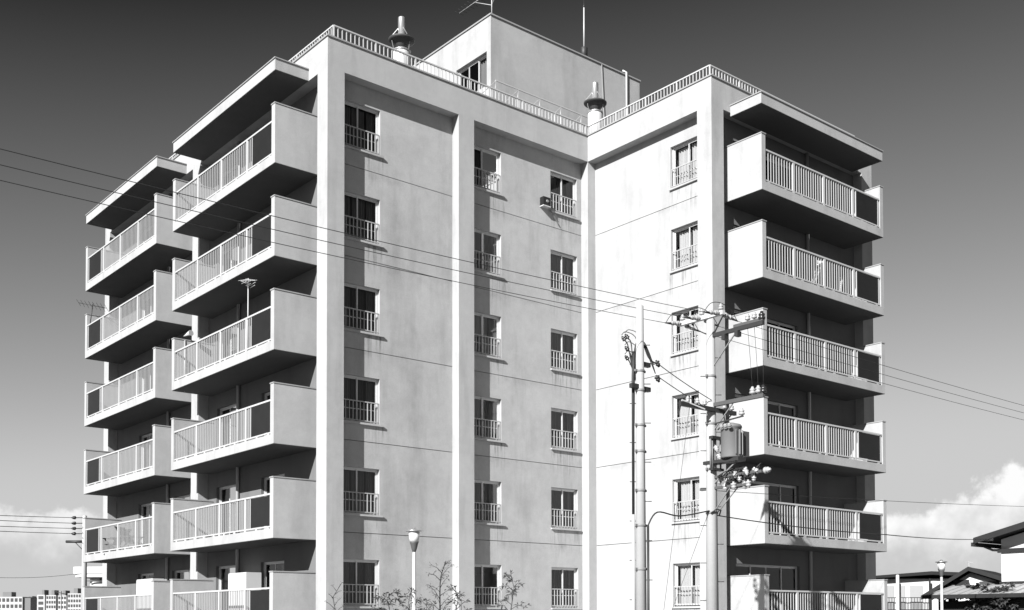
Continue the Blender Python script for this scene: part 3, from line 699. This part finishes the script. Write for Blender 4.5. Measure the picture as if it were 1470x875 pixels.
# large white house: gable wall facing the sun
hx, hy = 28.1, -5.45
h1 = thing('house', 'white two-storey house with dark low gable roof and ribbed lean-to', 'house', (hx, hy, 0))
DEP, WID = 9, 9.5
def part_(mb, nm, m, par): return mb.build(nm, m, par)
ez, sl_ = 5.05, .24
g = MB(); g.prism([(0,0,0),(0,-WID,0),(0,-WID,ez),(0,-WID/2,ez+sl_*WID/2),(0,0,ez)], (DEP,0,0)); part_(g, 'wall', 'house_white', h1)
for s in (0, 1):
    y0 = .75 if s == 0 else -WID-.75; z0 = ez-.75*sl_+.08; yr = -WID/2; zr = ez+sl_*WID/2+.08
    rp = MB(); rp.prism([(-.85,y0,z0),(-.85,yr,zr),(-.85,yr,zr+.14),(-.85,y0,z0+.14)], (DEP+1.7,0,0)); part_(rp, 'roof', 'roof_dark', h1)
    rb = MB(); rb.prism([(-.9,y0,z0-.08),(-.9,yr,zr-.08),(-.9,yr,zr+.17),(-.9,y0,z0+.17)], (.05,0,0)); part_(rb, 'bargeboard', 'dark_wood', h1)
part_(MB().box(-.9, DEP+.9, .7, .85, ez-.28, ez-.12), 'gutter', 'dark_wood', h1); part_(MB().tube([(.05,.78,ez-.25),(.05,.4,ez-.42),(.05,.02,ez-.45)], .05, 8), 'downpipe', 'steel_grey', h1)
part_(MB().box(-.10, .0, -WID-.1, .12, 4.50, 4.66), 'belt_board', 'dark_wood', h1); part_(MB().box(-.06, -.0, -WID-.06, .06, 3.22, 3.30), 'skirt_board', 'dark_wood', h1)
part_(MB().box(-.7, -.45, .1, .35, 4.98, 5.12), 'eave_lamp', 'porcelain', h1)
lr = MB(); lr.prism([(-2.2,2.2,2.68),(-.03,2.2,3.12),(-.03,2.2,3.18),(-2.2,2.2,2.74)], (0,-WID-3,0)); lean = part_(lr, 'lean_to_roof', 'roof_metal', h1)
for i in range(26):
    y = 2.15-i*.45; part_(MB().prism([(-2.22,y,2.745),(-.03,y,3.185),(-.03,y,3.22),(-2.22,y,2.78)], (0,-.05,0)), 'roof_rib', 'roof_metal', lean)
part_(MB().box(-2.3, -2.2, -WID-.8, 2.3, 2.60, 2.76), 'fascia_board', 'dark_wood', lean)
part_(MB().box(-1.6, 0, -WID-.5, 1.9, 0, 2.5), 'porch_wall', 'dark_wood', h1); part_(MB().box(-1.66, -1.6, -WID-.5, 1.9, 1.75, 2.05), 'white_board', 'house_white', h1)
# two-storey apartment house with a gallery, farther off
a0 = at(1270, 875, 88); a1 = at(1392, 875, 88)
dv = (a1-a0); dv.z = 0; ln = dv.length; rz = math.atan2(dv.y, dv.x)
h2 = thing('apartment_house', 'low flat-roofed house with upper gallery and dark railing', 'house', (a0.x, a0.y, 0), rz)
MB().box(-1, ln+1, .6, 9, 0, 5.05).build('wall', 'house_white', h2)
MB().prism([(-1.2,-.15,5.05),(ln*.55,-.15,5.35),(ln+1.2,-.15,5.2),(ln+1.2,-.15,5.45),(ln*.55,-.15,5.62),(-1.2,-.15,5.25)], (0,9.8,0)).build('roof', 'roof_dark', h2)
MB().box(-1, ln+1, -.1, .6, 2.35, 2.6).build('gallery_floor', 'dark_wood', h2)
for x0, x1 in ((.2,.9), (1.4,1.8), (2.2,3.2), (4.4,5.2)):
    MB().box(x0, x1, .53, .6, 2.6, 4.5).build('door', 'house_grey', h2)
rl = MB(); rl.box(-1, ln+1, -.06, -.02, 3.5, 3.56)
for i in range(40): x = -1+i*(ln+2)/39; rl.box(x-.02, x+.02, -.06, -.02, 2.6, 3.5)
rl.build('gallery_railing', 'steel_dark', h2)
for x in (-.9, 1.1, 3.6, 5.6): MB().box(x-.06, x+.06, -.08, .04, 0, 5.05).build('gallery_post', 'dark_wood', h2)
MB().box(-.8, ln+.8, .3, .59, 0, 2.3).build('ground_floor_front', 'roof_dark', h2); MB().box(3.3, 5.4, .2, .3, .5, 2.1).build('white_board', 'house_white', h2)
# gabled house between the two
g0 = at(1328, 875, 80); g1 = at(1446, 875, 80); dv = g1-g0; dv.z = 0; ln = dv.length; rz = math.atan2(dv.y, dv.x)-.55
h3 = thing('house', 'gabled house with dark barge boards and an upper window between neighbours', 'house', (g0.x, g0.y, 0), rz)
pk = at(1391, 818, 80).z; el_ = at(1330, 858, 80).z; er = at(1446, 838, 80).z; xp = ln*.54
MB().prism([(.5,0,0),(ln,0,0),(ln,0,er-.25),(xp,0,pk-.25),(.5,0,el_+.05)], (0,8,0)).build('wall', 'house_white', h3)
for (xa, za, nm) in ((-.1, el_, 0), (ln+.5, er-.1, 1)):
    MB().prism([(xa,-.7,za),(xp,-.7,pk-.02),(xp,-.7,pk+.12),(xa,-.7,za+.14)], (0,9.4,0)).build('roof', 'roof_dark', h3)
    MB().prism([(xa,-.75,za-.15),(xp,-.75,pk-.15),(xp,-.75,pk+.15),(xa,-.75,za+.15)], (0,.05,0)).build('bargeboard', 'dark_wood', h3)
MB().box(xp-1.2, xp-.1, -.05, 0, pk-1.6, pk-.75).build('shutter', 'dark_wood', h3)
wf = MB().box(xp+.6, xp+2.6, -.10, 0, pk-1.75, pk-.9).build('window', 'dark_frame', h3); MB().box(xp+.7, xp+1.9, -.12, -.10, pk-1.68, pk-.97).build('pane', 'far_glass', wf); MB().box(xp+1.95, xp+2.5, -.12, -.10, pk-1.68, pk-.97).build('pane', 'house_white', wf)
MB().prism([(1.8,-2.2,el_-.75),(ln+1,-2.2,el_-.5),(ln+1,-2.2,el_-.35),(1.8,-2.2,el_-.6)], (0,2.1,0)).build('porch_roof', 'roof_dark', h3)
t = yagi('tv_antenna', 'small pale television aerial above the low dark roofs', (at(1391,820,86).x, at(1391,820,86).y, pk), at(1391,806,86).z-pk, (1,.2,0), 6, .5, 'rail_metal', step=.2)
# pergola of pale slats
p = at(1372, 872, 62); t = thing('pergola', 'white slatted pergola before the dark porch', 'pergola', (p.x, p.y, 0), rz)
for i in range(7): MB().bar((-.9+i*.26, -.3, at(1372,862,62).z+.1), (-.7+i*.26, .5, at(1372,862,62).z+.34), .1, .05).build('slat', 'white_paint', t)
for x in (-.9, .9): MB().box(x-.04, x+.04, -.04, .04, 0, at(1372,862,62).z+.2).build('post', 'dark_wood', t)

# ------------------------------------------------------------------ far left: pole, white building, tower blocks
p = at(120.5, 870, 66); hh = at(120, 740, 66).z
t = thing('utility_pole', 'distant concrete utility pole with side brackets past the last balconies', 'utility pole', (p.x, p.y, 0))
MB().lathe((0,0,0), [(.19,0),(.12,hh),(.05,hh+.05)], 16).build('shaft', 'concrete_pole', t)
for i, v in enumerate((742.5, 750.5, 758, 765.5)):
    z = at(120, v, 66).z
    MB().tube([Vector((0,0,z)), Vector((0,0,z))-RGT*.5], .03, 6).build('bracket', 'steel_dark', t)
    m_ = MB(); insulator(m_, Vector((0,0,z))-RGT*.5, tuple(-RGT), 1.6); m_.build('insulator', 'porcelain_dark', t)
    q = Vector((p.x, p.y, z))-RGT*.6; b = at(-30, (737, 744, 752.5, 759.5)[i], 52); e = q+(b-q)*2.2; wire([q, e], .05, .018, 'wire running to the %s bracket of the distant pole' % ('top', 'second', 'third', 'lowest')[i], 'wires to the distant pole')
z = at(120, 777, 66).z; MB().box(-.06, .06, -.06, .06, z-.08, z+.08).build('arm_band', 'steel_dark', t)
MB().tube([Vector((0,0,z)), Vector((0,0,z))-RGT*1.1], .09, 6).build('crossarm', 'steel_dark', t); MB().tube([Vector((0,0,z-.6)), Vector((0,0,z-.05))-RGT*.55], .025, 6).build('brace', 'steel_dark', t)
wire([at(-40, 827, 70), at(112, 823, 90)], .2, .015, 'thin slack wire low above the distant tower blocks')
# white building with rounded slab edges behind the block
D_ = 72; a0 = at(99, 875, D_); c_ = at(150, 875, D_)
t = thing('white_building', 'white building with thick rounded roof slab beyond the balconies', 'building', (a0.x, a0.y, 0), -YAW)
def rounded_slab(nm, m, inset_, z0, z1, len_=9):
    pts = []; r = .7
    for i in range(7): a = math.pi+math.pi/2*i/6; pts.append((inset_+r+r*math.cos(a), r+r*math.sin(a)+inset_*.5, z0))
    pts += [(len_,inset_*.5,z0),(len_,7,z0),(inset_,7,z0)]
    return MB().prism(pts, (0,0,z1-z0)).build(nm, m, t)
zz = lambda v: at(120, v, D_).z
rounded_slab('roof_slab', 'house_white', 0, zz(823), zz(813)); rounded_slab('fascia', 'house_white', .12, zz(828), zz(823.6)); rounded_slab('wall', 'house_white', .9, 0, zz(829))
MB().box(1.8, 6.2, .40, .52, zz(834.5), zz(829.5)).build('window_band', 'far_glass', t); MB().tube([(1.0,.2,zz(830)),(1.0,.2,zz(833)),(1.9,.3,zz(834))], .05, 6).build('pipe', 'steel_grey', t)
# tower blocks
def tower(x0, x1, ytop, D, side, label, cols, rows, split):
    a = at(x0, 880, D); b = at(x1, 880, D); w = (b-a).length; ht = at(x0, ytop, D).z
    t = thing('tower_block', label, 'tower block', (a.x, a.y, 0), -YAW, 'tower blocks on the horizon')
    MB().box(0, w, 0, w*.8+8, 0, ht).build('wall', 'far_white', t)
    MB().box(w*.2, w*.5, 3, 7, ht, ht+2.2).build('roof_hut', 'far_grey', t)
    if split: MB().box(w, w+split, 1, w*.8+8, 0, ht-.5).build('wing', 'far_grey', t)
    fl = ht/rows
    wm = MB().box(0, w/cols*.62, -.15, 0, 0, fl*.55).mesh('window', 'far_glass')
    for r in range(rows):
        for c in range(cols): link('window', wm, t, (w/cols*(c+.19), 0, fl*(r+.22)))
D_ = 480
tower(-10, 32, 856.5, D_, 0, 'white slab block with a square grid of windows on the horizon', 7, 5, 3.0)
tower(53, 64, 853.5, D_, 0, 'narrow pale tower block end beside a dark windowed slab', 1, 6, 0)
tower(66, 80, 854, D_-8, 0, 'grey slab block with vertical window strips on the horizon', 4, 7, 1.5)
tower(83, 95, 854.5, D_-16, 0, 'dark striped tower block left of a stepped pale one', 3, 7, 1.5)
tower(97, 116, 851.5, D_-26, 0, 'tower block with stepped roofline nearest the balconies', 5, 7, 2)
tower(33, 50, 862, D_+40, 0, 'low dim block half hidden between brighter tower blocks', 4, 4, 0)
# crane-like aerial mast over the blocks
p = at(88, 875, 200); t = thing('antenna_mast', 'thin dark aerial mast with cross booms over the tower blocks', 'antenna', (p.x, p.y, 0))
MB().tube([(0,0,0), (0,0,at(88,848,200).z)], .06, 6).build('mast', 'steel_dark', t); MB().tube([Vector((0,0,at(88,851,200).z+.3))-RGT*1.3, Vector((0,0,at(88,852,200).z-.1))+RGT*.9], .07, 6).build('boom', 'steel_dark', t)

# ------------------------------------------------------------------ young trees and shrubs
def leaf_fan(mb, p, d, n, ln, w, rg):
    d = Vector(d).normalized()
    for i in range(n):
        q = (d+Vector((rg.uniform(-1,1), rg.uniform(-1,1), rg.uniform(-.9,.6)))*.9).normalized(); l = ln*rg.uniform(.6,1.2)
        s = q.cross(Vector((rg.uniform(-1,1), rg.uniform(-1,1), 1))).normalized()*w/2; dr = Vector((0,0,-.25*l))
        mb.quad(p, p+q*l*.45+s, p+q*l+dr, p+q*l*.45-s)
def sapling(base, h, spread, label, seed, nb=14, leaves=5, ln=.13, w=.035, start=.45, droop=0.0, m='leaf', group='young trees before the facade', name='young_tree'):
    rg = random.Random(seed); t = thing(name, label, 'tree', base, group=group)
    P = [Vector((0,0,0))]; n = 8
    for i in range(1, n+1): P.append(Vector((rg.uniform(-.03,.03)*i*.5, rg.uniform(-.03,.03)*i*.5, h*i/n)))
    MB().tube(P, [.03*(1-.85*i/n)+.004 for i in range(n+1)], 7).build('trunk', 'bark', t)
    lim = MB(); lf = MB()
    for i in range(nb):
        f = start+(1-start)*i/nb; k = min(int(f*n), n-1); p = P[k].lerp(P[k+1], f*n-k); a = i*2.4+rg.uniform(-.4,.4); ll = spread*(1.1-f*.75)*rg.uniform(.7,1.2)
        e = p+Vector((math.cos(a)*ll, math.sin(a)*ll, ll*rg.uniform(.4,.9)-droop*ll)); mid = p.lerp(e,.5)+Vector((0,0,.12*ll+droop*ll*.4))
        lim.tube([p, mid, e], [.010,.007,.003], 5)
        for j in range(5):
            q = mid.lerp(e, j/4) if j else p.lerp(mid,.6)
            tw = q+Vector((rg.uniform(-1,1),rg.uniform(-1,1),rg.uniform(-.3,.8)))*ll*.28; lim.tube([q, tw], [.004,.002], 4)
            if leaves: leaf_fan(lf, tw, tw-q, leaves, ln, w, rg); leaf_fan(lf, q, e-p, max(1, leaves//2), ln, w, rg)
    if leaves: leaf_fan(lf, P[-1], (0,0,1), leaves+2, ln, w, rg)
    lim.build('limbs', 'bark', t)
    if leaves: lf.build('crown', m, t)
    return t
def sap(u, v, D, *a, **k):
    b = at(u, 870, D); return sapling((b.x, b.y, 0), at(u, v, D).z, *a, **k)
sap(484, 838, 28, .55, 'bare twiggy sapling before the white corner column', 11, 16, 0)
sap(562, 853, 26, .75, 'dark drooping-leaved young tree left of the street lamp post', 12, 11, 4, .13, .035, .6, .35)
sap(588, 846, 27, .5, 'dark leafy shoot touching the street lamp post', 13, 8, 3, .12, .03, .6)
sap(634, 806, 28, .75, 'tall sparse sapling with feathery twigs right of the street lamp', 14, 22, 2, .08, .02, .35, m='leaf_light')
sap(654, 843, 27, .5, 'leafy sapling before the white edge of the middle column', 15, 10, 3, .11, .03, .55)
sap(612, 862, 26, .5, 'low dark leafy shrub at the foot of the lamp', 18, 7, 3, .11, .03, .6)
sap(665, 862, 26, .45, 'low leafy shoot in front of the middle column', 19, 7, 3, .1, .03, .55)
sap(734, 822, 27, .62, 'young tree with tiered drooping twigs before the second bay', 16, 13, 4, .12, .025, .5, .3)
sap(1437, 848, 44, .9, 'bushy shrub at the porch of the white house', 21, 30, 9, .2, .08, .35, group='shrubs by the houses')
sap(1405, 846, 46, 1.0, 'dark leafy garden tree before the lean-to roof', 22, 34, 10, .22, .09, .35, group='shrubs by the houses')
sap(1420, 855, 45, 1.1, 'low spreading shrub between the garden tree and the porch', 23, 30, 10, .2, .09, .3, group='shrubs by the houses')
sap(1368, 858, 60, .8, 'dark shrub beside the slatted pergola', 24, 24, 9, .2, .1, .3, group='shrubs by the houses')
